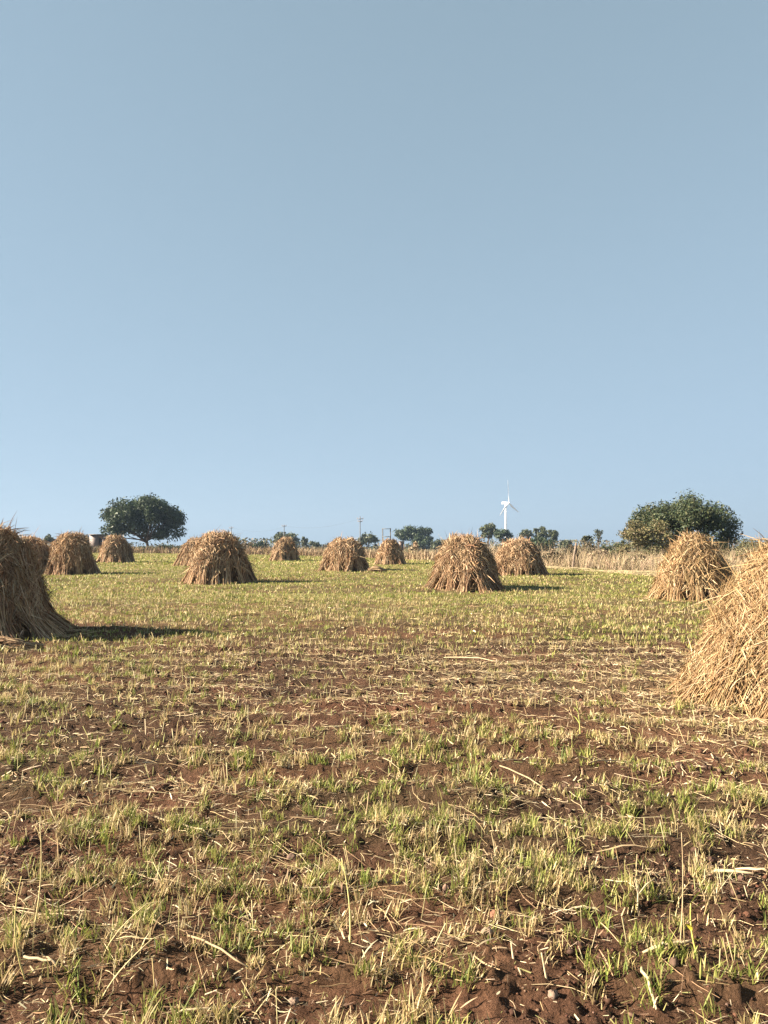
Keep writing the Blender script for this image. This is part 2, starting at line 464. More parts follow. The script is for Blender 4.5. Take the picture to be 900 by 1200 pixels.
    ac.add(*ribbons(P, W, unit(np.cross(d, r.normal(0, 1, (n, 3)))), pick(n, pal, pr, 0.22, r)))
    tag(ac.build('top_tuft', M_STRAW, root), kind='stuff')
    # litter fallen round the foot
    ac = Acc()
    n = int(stalks * 2.2)
    a = r.random(n) * 6.283; rr = R * (0.93 + 0.28 * r.random(n) ** 1.6)
    bx, by = rr * np.cos(a), rr * np.sin(a) * squash
    az = a + r.normal(0, 0.9, n); ln = 0.08 + 0.22 * r.random(n)
    q = np.array([-0.5, 0, 0.5])[None, :] * ln[:, None]
    ex, ey = bx[:, None] + np.cos(az)[:, None] * q, by[:, None] + np.sin(az)[:, None] * q
    ez = ground_z((X + ex).ravel(), (D + ey).ravel()).reshape(ex.shape) - Z + 0.008 + 0.03 * r.random((n, 1)) * np.array([0.2, 1, 0.6])
    P = np.stack([ex, ey, ez], -1)
    ac.add(*prisms(P, np.repeat((0.003 + 0.003 * r.random(n))[:, None] * wide, 3, 1), pick(n, pal, [0.3, 0.3, 0.2, 0.15, 0.05], 0.2, r), 3, False))
    tag(ac.build('fallen_straw', M_STRAW, root), kind='stuff')
    return root

near_left = haystack(-20, 758, 1.78, 1.36, 101, 'shaded haystack cut off by the left edge, casting the long dark shadow', 16, 150, 640, 1.0, 0.22, 3.2, 0.50, pal=STRAWS, mess=0.20, lw=0.65, low_share=0.15, prot=0.5, tip=1.5)
near_right = haystack(0, 0, 1.68, 1.33, 112, 'big golden haystack cut off by the right edge, nearest to the camera', 18, 210, 1350, 0.72, 0.42, 4.0, 0.10, pal=GOLD, center=(4.36, 7.60), skirt=0.14, mess=0.20, lw=0.58, low_share=0.2, prot=0.75)
haystack(30, 674, 1.82, 1.25, 102, 'haystack mostly hidden behind the shaded haystack at the left edge', 12, 40, 110, 1.8, 0.18, 4.4)
haystack(82, 674, 1.97, 1.17, 103, 'round-topped haystack just right of the shaded one at the left edge', 14, 55, 160, 1.8, 0.20, 4.0, 0.14, lean=0.04)
haystack(135, 660, 1.98, 1.36, 104, 'small distant haystack in front of the big dark tree and the hut', 13, 40, 110, 2.4, 0.36, 4.6, 0.16)
haystack(256, 685, 1.94, 1.36, 105, 'broad haystack with splayed sheaf feet, right of the big dark tree', 17, 60, 200, 1.6, 0.24, 3.2, 0.14, 0.40)
haystack(228, 664, 1.75, 1.20, 115, 'haystack peeping out behind the left flank of the broad haystack', 12, 30, 80, 2.4)
haystack(333, 658, 1.86, 1.17, 106, 'far small haystack before a round tree and thin pole', 12, 36, 90, 2.4, 0.38, 3.4, 0.14)
haystack(404, 670, 1.74, 1.31, 107, 'squat dome haystack with a fallen sheaf lying at its right foot', 14, 50, 150, 2.0, 0.18, 3.6, 0.12, lean=-0.03)
haystack(458, 662, 1.70, 1.12, 108, 'far small haystack below the two-legged pole frame', 12, 36, 90, 2.4, 0.36, 3.2, 0.16)
haystack(544, 693, 1.74, 1.26, 109, 'tall haystack left of the wind turbine, its right half in shade', 15, 65, 230, 1.5, 0.28, 3.8, 0.18, 0.38, lean=-0.04)
haystack(610, 675, 1.68, 1.19, 110, 'haystack below the wind turbine, behind the tall one', 14, 50, 160, 1.8, 0.22, 3.4, 0.12, lean=-0.05)
haystack(814, 707, 1.72, 1.12, 111, 'pointed haystack with dark gaps between its feet, before the bushy tree', 13, 80, 260, 1.3, 0.46, 3.0, 0.10, 0.26, pal=GOLD, tip=1.3)

# ------------------------------------------------------------------ grass, stubble and litter
def scatter(y0, y1, per_m2, seed, wk=0.56, wm=1.4):
    r = np.random.default_rng(seed)
    half = wk * y1 + wm
    n = int(per_m2 * (y1 - y0) * half * 2)
    x = (r.random(n) * 2 - 1) * half; y = y0 + (y1 - y0) * r.random(n)
    ok = (np.abs(x) < wk * y + wm) & (inside(x, y) > 0)
    for (sx, sy, sr, sh) in STACKS:
        ok &= np.hypot(x - sx, y - sy) > sr * 0.93
    return x[ok], y[ok], r

GREENS = [(0.190, 0.215, 0.045), (0.245, 0.250, 0.066), (0.125, 0.158, 0.034), (0.315, 0.280, 0.100)]
DRYS = [(0.40, 0.305, 0.150), (0.52, 0.42, 0.24), (0.31, 0.225, 0.11), (0.30, 0.265, 0.095)]

def blades(ac, x, y, r, length, hw, segs, col, lean=0.35, tufted=0.03):
    n = len(x)
    bx = x + r.normal(0, tufted, n); by = y + r.normal(0, tufted, n)
    z = ground_z(bx, by) - 0.004
    az = r.random(n) * 6.283; ln = length
    tilt = np.abs(r.normal(0, lean, n))
    d = np.stack([np.cos(az) * np.sin(tilt), np.sin(az) * np.sin(tilt), np.cos(tilt)], -1)
    S = np.linspace(0, 1, segs)[None, :, None]
    bend = np.stack([np.cos(az), np.sin(az), -0.45 * np.ones(n)], -1) * (0.1 + 0.5 * r.random((n, 1)))
    P = np.stack([bx, by, z], -1)[:, None, :] + d[:, None, :] * ln[:, None, None] * S + bend[:, None, :] * ln[:, None, None] * S ** 2 * 0.7
    prof = {2: [1, 0.45], 3: [0.8, 1.0, 0.12], 4: [0.7, 1, 0.8, 0.1]}[segs]
    W = hw[:, None] * np.array(prof)[None, :]
    fa = az + np.pi / 2 + r.normal(0, 0.5, n)
    side = np.stack([np.cos(fa), np.sin(fa), np.zeros(n)], -1)
    ac.add(*ribbons(P, W, side, col))

def sward(y0, y1, tufts, per, seed, segs, hw, lmin, lmax, rows=0.6):
    x, y, r = scatter(y0, y1, tufts, seed)
    g, dry, straw = cover(x, y)
    row = crop_rows(x, y)
    keep = r.random(len(x)) < g * (1 - rows + rows * row) + 0.04
    x, y, dry, g = x[keep], y[keep], dry[keep], g[keep]
    isdry = r.random(len(x)) < dry * (0.78 - 0.30 * sstep(13, 26, y))
    tl = lmin + (lmax - lmin) * (0.6 * r.random(len(x)) ** 1.5 + 0.4 * sstep(0.35, 0.7, fbm(x * 2.1, y * 2.1, 95, 2)))
    tone = 0.8 + 0.4 * r.random(len(x))
    x = np.repeat(x, per); y = np.repeat(y, per); isdry = np.repeat(isdry, per); tl = np.repeat(tl, per); tone = np.repeat(tone, per)
    n = len(x)
    col = np.where(isdry[:, None], pick(n, DRYS, [3, 2, 2, 2], 0.2, r), pick(n, GREENS, [3, 3, 2, 2], 0.2, r)) * tone[:, None]
    ac = Acc()
    blades(ac, x, y, r, tl * (0.45 + 0.65 * r.random(n)), hw * (0.7 + 0.6 * r.random(n)), segs, col, 0.30, 0.021 if y1 < 12 else 0.04)
    return ac

a1 = sward(1.2, 4.6, 135, 22, 201, 4, 0.0022, 0.035, 0.125, 0.5)
a2 = sward(4.6, 10.0, 92, 14, 202, 3, 0.0032, 0.04, 0.13, 0.7)
tag(a1.build('grass', M_GRASS), 'short green and straw coloured grass over the nearest soil', 'grass', kind='stuff')
tag(a2.build('grass', M_GRASS), 'patchy yellow green grass in the middle of the field', 'grass', kind='stuff')
a3 = sward(10.0, 22.0, 88, 6, 203, 3, 0.0062, 0.05, 0.13, 0.85)
tag(a3.build('grass', M_GRASS), 'grass in faint rows before the middle haystacks', 'grass', kind='stuff')
a4 = sward(22.0, 50.0, 38, 3, 204, 2, 0.015, 0.05, 0.13, 0.75)
tag(a4.build('grass', M_GRASS), 'even green grass round the middle haystacks', 'grass', kind='stuff')
a5 = sward(50.0, 108.0, 16, 2, 205, 2, 0.036, 0.08, 0.18, 0.2)
tag(a5.build('grass', M_GRASS), 'far green grass up to the field edge', 'grass', kind='stuff')

# cut stubble stems, upright
ac = Acc()
for (y0, y1, dens, rad, seed) in ((1.2, 5, 85, 0.0018, 211), (5, 12, 50, 0.0026, 212), (12, 24, 16, 0.005, 213)):
    x, y, r = scatter(y0, y1, dens, seed)
    row = crop_rows(x, y)
    clump = sstep(0.35, 0.65, fbm(x * 3, y * 3, 77, 2))
    k = r.random(len(x)) < (0.25 + 0.75 * row) * clump
    x, y = x[k], y[k]; n = len(x)
    z = ground_z(x, y) - 0.01
    d = unit(np.stack([r.normal(0, 0.22, n), r.normal(0, 0.22, n), np.ones(n)], -1))
    ln = 0.04 + 0.11 * r.random(n) ** 1.3
    P = np.stack([x, y, z], -1)[:, None, :] + d[:, None, :] * ln[:, None, None] * np.linspace(0, 1, 2)[None, :, None]
    R = np.repeat((rad * (0.7 + 0.7 * r.random(n)))[:, None], 2, 1)
    ac.add(*prisms(P, R, pick(n, [(0.44, 0.36, 0.19), (0.52, 0.45, 0.27), (0.34, 0.255, 0.13), (0.33, 0.32, 0.13)], [3, 2, 3, 2], 0.15, r), 3))
tag(ac.build('stubble', M_STRAW), 'pale cut stubble stems standing in the field', 'stubble', kind='stuff')

# straw and leaf litter lying flat
ac = Acc()
for (y0, y1, dens, rad, seed) in ((1.2, 5, 430, 0.0012, 221), (5, 12, 250, 0.0017, 222), (12, 22, 24, 0.005, 223)):
    x, y, r = scatter(y0, y1, dens, seed)
    g, dry, straw = cover(x, y)
    k = r.random(len(x)) < straw * (0.4 + 0.9 * sstep(0.4, 0.6, fbm(x * 1.3, y * 1.3, 79, 2)))
    x, y = x[k], y[k]; n = len(x)
    az = r.normal(0, 0.85, n); ln = (0.05 + 0.27 * r.random(n) ** 2.3) * (1.0 if y0 < 5 else 0.8)
    q = np.array([-0.5, -0.15, 0.2, 0.5])[None, :] * ln[:, None]
    bend = r.normal(0, 0.06, n)[:, None] * ln[:, None] * np.array([0, 1, 1, 0])[None, :]
    ex = x[:, None] + np.cos(az)[:, None] * q - np.sin(az)[:, None] * bend
    ey = y[:, None] + np.sin(az)[:, None] * q + np.cos(az)[:, None] * bend
    ez = ground_z(ex.ravel(), ey.ravel()).reshape(ex.shape)
    ez = 0.6 * ez + 0.4 * ez.max(1, keepdims=True) + 0.001 + 0.014 * r.random((n, 1)) + r.normal(0, 0.05, (n, 1)) * q
    P = np.stack([ex, ey, ez], -1)
    R = (rad * (0.6 + 0.9 * r.random(n)))[:, None] * np.array([1, 1, 0.9, 0.6])[None, :]
    ac.add(*prisms(P, R, pick(n, [(0.46, 0.35, 0.20), (0.55, 0.455, 0.29), (0.33, 0.235, 0.13), (0.25, 0.16, 0.095)], [3, 2, 3, 2], 0.18, r), 3, False))
    # torn flat leaves
    m = int(n * 0.8)
    d = np.stack([np.cos(az[:m] + 0.7), np.sin(az[:m] + 0.7), r.normal(0, 0.15, m)], -1)
    S = np.linspace(-0.5, 0.5, 4)[None, :, None]
    ll = 0.03 + 0.09 * r.random(m)
    bx = x[:m] + r.normal(0, 0.1, m); by = y[:m] + r.normal(0, 0.1, m)
    B = np.stack([bx, by, ground_z(bx, by) + 0.012], -1)
    P = B[:, None, :] + d[:, None, :] * ll[:, None, None] * S + np.array([0, 0, 1.0]) * (0.25 - S ** 2) * ll[:, None, None] * r.normal(0.1, 0.3, (m, 1, 1))
    W = (rad * (1.1 + 2.0 * r.random(m)))[:, None] * np.array([0.5, 1, 0.9, 0.2])[None, :]
    sd = unit(np.stack([-d[:, 1], d[:, 0], r.normal(0, 0.5, m)], -1))
    ac.add(*ribbons(P, W, sd, pick(m, [(0.50, 0.38, 0.22), (0.60, 0.50, 0.33), (0.36, 0.25, 0.15), (0.24, 0.15, 0.09)], [2, 2, 2, 1], 0.2, r)))
tag(ac.build('straw_litter', M_STRAW), 'loose straw and torn dry leaves strewn on the soil', 'straw', kind='stuff')

# fine chaff: short broken bits, dull and half sunk in the soil
ac = Acc()
for (y0, y1, dens, sz, seed) in ((1.2, 5, 1500, 1.0, 241), (5, 11, 420, 1.7, 242)):
    x, y, r = scatter(y0, y1, dens, seed)
    k = r.random(len(x)) < 0.25 + 0.75 * sstep(0.35, 0.65, fbm(x * 2.7, y * 2.7, 243, 2))
    x, y = x[k], y[k]; n = len(x)
    d = unit(np.stack([r.normal(0, 1, n), r.normal(0, 1, n), r.normal(0, 0.35, n)], -1))
    B = np.stack([x, y, ground_z(x, y) + 0.008 + 0.008 * r.random(n)], -1)
    ll = (0.006 + 0.022 * r.random(n) ** 2) * sz
    P = B[:, None, :] + d[:, None, :] * ll[:, None, None] * np.array([-1.0, 1.0])[None, :, None]
    W = (0.0010 + 0.0022 * r.random(n) ** 2)[:, None] * sz * np.array([1.0, 0.6])[None, :]
    ac.add(*ribbons(P, W, unit(np.cross(d, np.array([0.1, 0.2, 1.0])) + r.normal(0, 0.4, (n, 3))), pick(n, [(0.40, 0.30, 0.18), (0.50, 0.41, 0.27), (0.26, 0.18, 0.11), (0.17, 0.11, 0.07), (0.22, 0.21, 0.08)], [3, 3, 2, 2, 2], 0.2, r)))
tag(ac.build('chaff', M_STRAW), 'fine chaff and broken bits strewn over the near soil', 'chaff', kind='stuff')

# crumbs and clods of soil
ICO_V = []
_t = (1 + 5 ** 0.5) / 2
ICO_V = unit(np.array([(-1, _t, 0), (1, _t, 0), (-1, -_t, 0), (1, -_t, 0), (0, -1, _t), (0, 1, _t), (0, -1, -_t), (0, 1, -_t), (_t, 0, -1), (_t, 0, 1), (-_t, 0, -1), (-_t, 0, 1)], float))
ICO_F = np.array([(0, 11, 5), (0, 5, 1), (0, 1, 7), (0, 7, 10), (0, 10, 11), (1, 5, 9), (5, 11, 4), (11, 10, 2), (10, 7, 6), (7, 1, 8), (3, 9, 4), (3, 4, 2), (3, 2, 6), (3, 6, 8), (3, 8, 9), (4, 9, 5), (2, 4, 11), (6, 2, 10), (8, 6, 7), (9, 8, 1)])
SOILS = [(0.056, 0.030, 0.0205), (0.084, 0.040, 0.026), (0.043, 0.025, 0.018), (0.115, 0.070, 0.050)]
OCT_V = np.array([(1, 0, 0), (-1, 0, 0), (0, 1, 0), (0, -1, 0), (0, 0, 1), (0, 0, -1)], float)
OCT_F = np.array([(0, 2, 4), (2, 1, 4), (1, 3, 4), (3, 0, 4), (2, 0, 5), (1, 2, 5), (3, 1, 5), (0, 3, 5)])
def lumps(x, y, size, r, sink=0.25, tiny=False):
    n = len(x)
    ICO_V_, ICO_F_ = (OCT_V, OCT_F) if tiny else (ICO_V, ICO_F)
    nv = len(ICO_V_)
    V = ICO_V_[None] * (0.6 + 0.8 * r.random((n, nv, 1))) * size[:, None, None] * (np.array([1, 1, 0.7]) * (0.8 + 0.4 * r.random((n, 1, 3))))
    a = r.random(n) * 6.283
    c, s = np.cos(a)[:, None], np.sin(a)[:, None]
    V = np.stack([V[..., 0] * c - V[..., 1] * s, V[..., 0] * s + V[..., 1] * c, V[..., 2]], -1)
    V = V + np.stack([x, y, ground_z(x, y) + size * sink], -1)[:, None, :]
    F = (ICO_F_[None] + (np.arange(n) * nv)[:, None, None]).reshape(-1, 3)
    return V.reshape(-1, 3), F, np.repeat(pick(n, SOILS, [3, 2, 2, 1], 0.25, r), nv, 0)
ac = Acc()
for (y0, y1, dens, s0, s1, seed) in ((1.2, 4.2, 3600, 0.0022, 0.0075, 234), (1.2, 4.4, 520, 0.005, 0.016, 231), (4.4, 5, 300, 0.005, 0.018, 233), (5, 11, 90, 0.008, 0.028, 232)):
    x, y, r = scatter(y0, y1, dens, seed)
    g, dry, straw = cover(x, y)
    k = r.random(len(x)) < (1.05 - g) * sstep(0.35, 0.6, fbm(x * 2, y * 2, 87, 2))
    x, y = x[k], y[k]
    ac.add(*lumps(x, y, s0 + (s1 - s0) * r.random(len(x)) ** (3 if s1 > 0.01 else 1.5), r, 0.25 if s1 > 0.01 else 0.6, s1 < 0.01))
tag(ac.build('soil_crumbs', M_CLOD), 'brown crumbs of tilled soil between the grass', 'soil', kind='stuff')

# ------------------------------------------------------------------ dry grass along the field edge
def dry_strip(name, x0, x1, depth0, depth1, n, hmin, hmax, hw, cols, seed, label, cat='grass', lean=0.42):
    r = np.random.default_rng(seed)
    x = x0 + (x1 - x0) * r.random(n)
    y = edge_y(x) + depth0 + (depth1 - depth0) * r.random(n) ** 1.3
    clump = fbm(x * 0.8, y * 0.8, seed, 2)
    k = r.random(n) < sstep(0.25, 0.6, clump) + 0.15
    x, y, clump = x[k], y[k], clump[k]; n = len(x)
    ln = (hmin + (hmax - hmin) * r.random(n) ** 1.6) * (0.35 + 0.7 * clump + 0.6 * fbm(x * 0.22, y * 0.1, seed + 9, 2))
    tone = (0.8 + 0.4 * fbm(x * 0.3, y * 0.3, seed + 5, 2))[:, None]
    ac = Acc()
    blades(ac, x, y, r, ln, hw * (0.6 + 0.8 * r.random(n)), 3, pick(n, cols, [1] * len(cols), 0.2, r) * tone, lean, 0.1)
    return tag(ac.build(name, M_STRAW), label, cat, kind='stuff')

TAN = [(0.35, 0.26, 0.175), (0.42, 0.325, 0.225), (0.27, 0.19, 0.125), (0.30, 0.25, 0.14)]
BROWN = [(0.22, 0.15, 0.095), (0.29, 0.21, 0.13), (0.16, 0.11, 0.065), (0.17, 0.15, 0.07)]
dry_strip('dry_grass', 6.5, 34, -0.3, 12, 34000, 0.30, 1.0, 0.009, TAN, 301, 'dense pinkish tan dry grass along the right field edge')
dry_strip('dry_grass', 6.5, 34, 1.5, 14, 9000, 0.8, 1.7, 0.005, TAN, 304, 'thin tall plumes rising from the dry grass along the right field edge', lean=0.3)
dry_strip('dry_grass', -9, 8, 0.2, 9, 12000, 0.4, 1.05, 0.02, TAN + BROWN[:2], 302, 'tan dry grass along the middle of the field edge')
dry_strip('dry_grass', -75, -8, 0.3, 12, 14000, 0.4, 1.0, 0.035, BROWN + TAN[2:3], 303, 'brown dry grass along the left field edge')

# pale straw scattered along the right field edge
ac = Acc(); r = np.random.default_rng(305); n = 3600
x = 8.2 + 7 * r.random(n); y = edge_y(x) - 0.3 - 8.0 * r.random(n) * sstep(7.0, 12.0, x) - 1.0 * r.random(n)
k = r.random(n) < 0.1 + sstep(0.42, 0.62, fbm(x * 0.5, y * 0.5, 99, 2)); x, y = x[k], y[k]; n = len(x)
az = r.normal(0, 0.8, n); ln = 0.15 + 0.4 * r.random(n)
q = np.array([-0.5, 0.5])[None, :] * ln[:, None]
ex, ey = x[:, None] + np.cos(az)[:, None] * q, y[:, None] + np.sin(az)[:, None] * q
P = np.stack([ex, ey, ground_z(ex.ravel(), ey.ravel()).reshape(ex.shape) + 0.03 + 0.05 * r.random((n, 2))], -1)
ac.add(*prisms(P, np.full((n, 2), 0.009), pick(n, [(0.40, 0.32, 0.19), (0.34, 0.265, 0.15)], [1, 1], 0.25, r), 3, False))
tag(ac.build('straw_litter', M_STRAW), 'pale swath of loose straw before the tall dry grass at right', 'straw', kind='stuff')

# ------------------------------------------------------------------ trees and bushes
def tube_path(points, radii, k=6):
    P = np.array(points, float)[None]; R = np.array(radii, float)[None]
    return P, R, k

def tree(name, label, px, D, top_y, w_px, seed, leaves, leaf, cols, crown_low=0.35, flat=1.0, clumps=40, trunk=True,
         group=None, cat='tree', trunk_x=0.0, forks=5, deep=0.9, sparse=0.0, low_z=0.0):
    r = np.random.default_rng(seed)
    if clumps < 50: clumps = int(clumps * 2.4); leaves *= 0.75
    if D > 129: D = D * 1.45; leaf = leaf * 1.4
    X, _, ztop = px_to(px, top_y, D)
    Z = ground_at(X, D)
    H = ztop - Z; W = w_px * D / F_PX / 2
    root = empty(name, (X, D, Z), label, cat, group)
    zc = H * crown_low; Hc = H - zc
    # clump centres through the crown
    a = r.random(clumps) * 6.283; u = r.random(clumps)
    rr = np.sqrt(r.random(clumps)) * 0.86
    dome = np.sqrt(np.maximum(1 - rr ** 2, 0)) ** flat * (0.86 + 0.10 * np.sin(2 * a + seed) + 0.09 * np.sin(3 * a + 2 * seed))
    v = np.where(u < 0.5, 0.70 + 0.3 * r.random(clumps), 0.05 + 0.95 * r.random(clumps))
    cx, cy = rr * np.cos(a) * W, rr * np.sin(a) * W * deep
    cz = zc + Hc * (low_z * 0 + dome * v * 0.90 + (1 - dome) * 0.12 * r.random(clumps))
    cr = (0.13 + 0.13 * r.random(clumps)) * W * (0.88 if clumps > 80 else 1.2)
    cx *= 0.92
    crz = np.minimum(cr * 0.75, Hc * 0.34)
    # trim so that the outline keeps its size
    cz = np.minimum(cz, H - crz * 0.8)
    per = max(int(leaves / clumps), 4)
    n = clumps * per
    ci = np.repeat(np.arange(clumps), per)
    d = unit(r.normal(0, 1, (n, 3))); rad = np.where(r.random(n) < 0.8, r.random(n) ** 0.45, np.minimum(np.abs(r.normal(0.85, 0.25, n)), 1.15))
    C = np.stack([cx, cy, cz], -1)[ci] + d * rad[:, None] * np.stack([cr, cr, crz], -1)[ci]
    C = C + r.normal(0, leaf * 0.5, (n, 3))
    C[:, 2] = np.maximum(C[:, 2], 0.05)
    nn = unit(d * 0.8 + r.normal(0, 0.8, (n, 3)) + np.array([0, 0, 0.3]))
    t1 = unit(np.cross(nn, r.normal(0, 1, (n, 3)))); t2 = np.cross(nn, t1)
    sz = leaf * (0.5 + 0.9 * r.random(n))
    Q = np.stack([C - t1 * sz[:, None], C - t2 * sz[:, None] * 0.45, C + t1 * sz[:, None], C + t2 * sz[:, None] * 0.45], 1).reshape(-1, 3)
    F = np.arange(n * 4).reshape(n, 4)
    tone = (0.75 + 0.5 * r.random(clumps))[ci][:, None]
    colr = pick(n, cols, [1] * len(cols), 0.25, r) * tone
    build('crown', Q, F, M_FOLIAGE, root, np.repeat(colr, 4, 0))
    # trunk with limbs
    ac = Acc()
    bark = np.array([[0.10, 0.075, 0.055]])
    tr = max(0.022 * H, 0.02) * (1.0 if trunk else 0.5)
    fork = np.array([trunk_x * W, 0, zc * 0.85 + 0.05 * H])
    base = np.array([trunk_x * W * 0.9, 0, -0.15])
    mid = (base + fork) / 2 + np.array([0.03 * W, 0.02 * W, 0])
    ac.add(*prisms(np.array([[base, mid, fork]]), np.array([[tr * 1.5, tr * 1.1, tr]]), bark, 7))
    order = r.permutation(clumps)[:forks * 3]
    for q_, i_ in enumerate(order):
        e = np.array([cx[i_], cy[i_], cz[i_]])
        s0 = fork if q_ % 3 else mid * 0.35 + fork * 0.65
        m_ = s0 * 0.45 + e * 0.55 + np.array([0, 0, -0.06 * H])
        ac.add(*prisms(np.array([[s0, m_, e]]), np.array([[tr * 0.6, tr * 0.35, tr * 0.1]]), bark, 5))
    # bare twigs poking out of the crown
    for i_ in order[:max(3, forks)]:
        e = np.array([cx[i_], cy[i_], cz[i_]]); dd = unit(e - np.array([0, 0, zc]) + r.normal(0, 0.3, 3))
        ac.add(*prisms(np.array([[e, e + dd * cr[i_] * 1.25]]), np.array([[tr * 0.12, tr * 0.05]]), bark, 3))
    ac.build('trunk', M_BARK, root)
    return root

DARK = [(0.040, 0.058, 0.030), (0.050, 0.070, 0.032), (0.030, 0.045, 0.025)]
MID = [(0.070, 0.080, 0.038), (0.090, 0.098, 0.045), (0.050, 0.060, 0.032)]
OLIVE = [(0.12, 0.115, 0.050), (0.15, 0.135, 0.065), (0.09, 0.09, 0.04), (0.20, 0.15, 0.08)]
SCRUB = [(0.14, 0.11, 0.075), (0.11, 0.095, 0.055), (0.18, 0.135, 0.09), (0.075, 0.075, 0.045)]

tree('shade_tree', 'big dark spreading tree on the left beyond the field', 169, 128, 577, 104, 401, 24000, 0.23, DARK, 0.16, 0.42, 115, forks=8, trunk_x=0.06)
tree('bushy_tree', 'big dense bushy tree on the right behind the pointed haystack', 803, 53, 573, 140, 402, 38000, 0.09, MID + DARK, 0.0, 0.5, 150, forks=8)
tree('thorn_shrub', 'olive brown thorn shrub leaning out left of the big bushy tree', 754, 50, 600, 70, 403, 9000, 0.072, OLIVE, 0.0, 0.6, 55, trunk=False, cat='shrub')
tree('round_tree', 'round grey green tree behind the far small haystack with a pole', 334, 165, 622, 34, 404, 4000, 0.30, MID, 0.12, 0.8, 26)
tree('small_tree', 'small irregular tree below the tall power pole', 431, 165, 623, 26, 405, 3000, 0.26, MID, 0.15, 0.8, 16, sparse=0.2)
tree('umbrella_tree', 'flat topped umbrella tree near the middle of the horizon', 485, 178, 616, 52, 406, 7000, 0.28, DARK, 0.42, 0.35, 36, forks=6, trunk_x=0.25)
tree('field_bush', 'low dark bush under the right half of the flat topped tree', 496, 172, 628, 30, 416, 2600, 0.28, DARK, 0.05, 0.7, 14, cat='bush')
tree('open_tree', 'open crowned tree left of the wind turbine mast', 572, 150, 611, 28, 407, 2600, 0.24, MID, 0.42, 0.7, 14, forks=5)
tree('broad_tree', 'dark broad tree in front of the wind turbine mast', 589, 140, 618, 25, 408, 2800, 0.22, DARK, 0.30, 0.6, 14)
tree('field_tree', 'left tree of the row right of the wind turbine', 617, 150, 616, 18, 409, 1800, 0.24, MID, 0.30, 0.8, 10)
tree('field_tree', 'tallest tree of the row right of the wind turbine', 633, 150, 612, 20, 410, 2200, 0.24, MID, 0.20, 0.8, 12)
tree('field_tree', 'right tree of the row right of the wind turbine', 647, 156, 617, 15, 411, 1500, 0.26, MID, 0.30, 0.8, 9)
tree('field_bush', 'wide dark bush at the foot of the row of trees right of the turbine', 632, 120, 629, 46, 412, 3600, 0.2, DARK, 0.04, 0.7, 22, trunk=False, cat='bush')
tree('field_bush', 'small round bush between the tree row and the leaning post', 663, 130, 629, 17, 413, 1500, 0.2, MID, 0.04, 0.8, 9, trunk=False, cat='bush')
tree('sapling', 'thin crowned small tree just right of the leaning post', 689, 100, 625, 15, 414, 900, 0.13, MID, 0.45, 0.7, 7)
tree('sapling', 'tall thin sapling with a wispy crown between post and thorn shrub', 701, 105, 617, 15, 415, 420, 0.13, MID, 0.5, 0.5, 7)
tree('field_bush', 'dark green rounded bush below the wispy sapling', 710, 75, 638, 20, 417, 2200, 0.09, DARK, 0.03, 0.8, 12, trunk=False, cat='bush')
tree('field_bush', 'brown half dry bush right of the leaning post', 686, 70, 632, 26, 418, 2400, 0.08, SCRUB, 0.03, 0.8, 14, trunk=False, cat='bush')
tree('field_bush', 'bush at the right edge behind the big golden haystack', 884, 58, 630, 50, 419, 5200, 0.08, OLIVE[:3] + MID, 0.03, 0.7, 24, trunk=False, cat='bush')
k_ = 0
for (px, D, ty, w, cols, lab) in (
        (57, 130, 621, 16, MID, 'grey green bush behind the left haystacks'),
        (101, 135, 626, 20, SCRUB, 'grey scrub bush left of the hut'),
        (36, 140, 627, 26, SCRUB, 'scrub bush at the far left behind the haystacks'),
        (84, 150, 628, 30, SCRUB, 'low scrub behind the round-topped left haystack'),
        (108, 101, 640, 24, SCRUB, 'brown bush at the field edge before the hut'),
        (170, 106, 641, 24, DARK, 'dark low bush under the big dark tree'),
        (196, 108, 638, 30, DARK, 'dark bush right of the trunk of the big dark tree'),
        (222, 120, 635, 24, SCRUB, 'scrub bush behind the broad haystack'),
        (291, 100, 634, 18, SCRUB, 'brown grey bush just right of the broad haystack'),
        (305, 130, 634, 18, DARK, 'flat dark bush left of the far small haystack with a pole'),
        (357, 150, 627, 9, MID, 'slim upright bush right of the round tree'),
        (369, 160, 632, 14, MID, 'small bush left of the squat dome haystack'),
        (514, 170, 630, 22, MID, 'bush right of the flat topped tree'),
        (388, 200, 637, 26, SCRUB, 'low far scrub above the squat dome haystack'),
        (540, 190, 632, 28, MID, 'far bush behind the top of the tall haystack'),
        (728, 110, 634, 22, MID, 'green bush left of the thorn shrub')):
    k_ += 1
    tree('edge_bush', lab, px, D, ty, w, 430 + k_, 90 * w, 0.0015 * D, cols, 0.03, 0.75, max(6, int(w * 0.6)), trunk=False, cat='bush', group='bushes along the field edge')

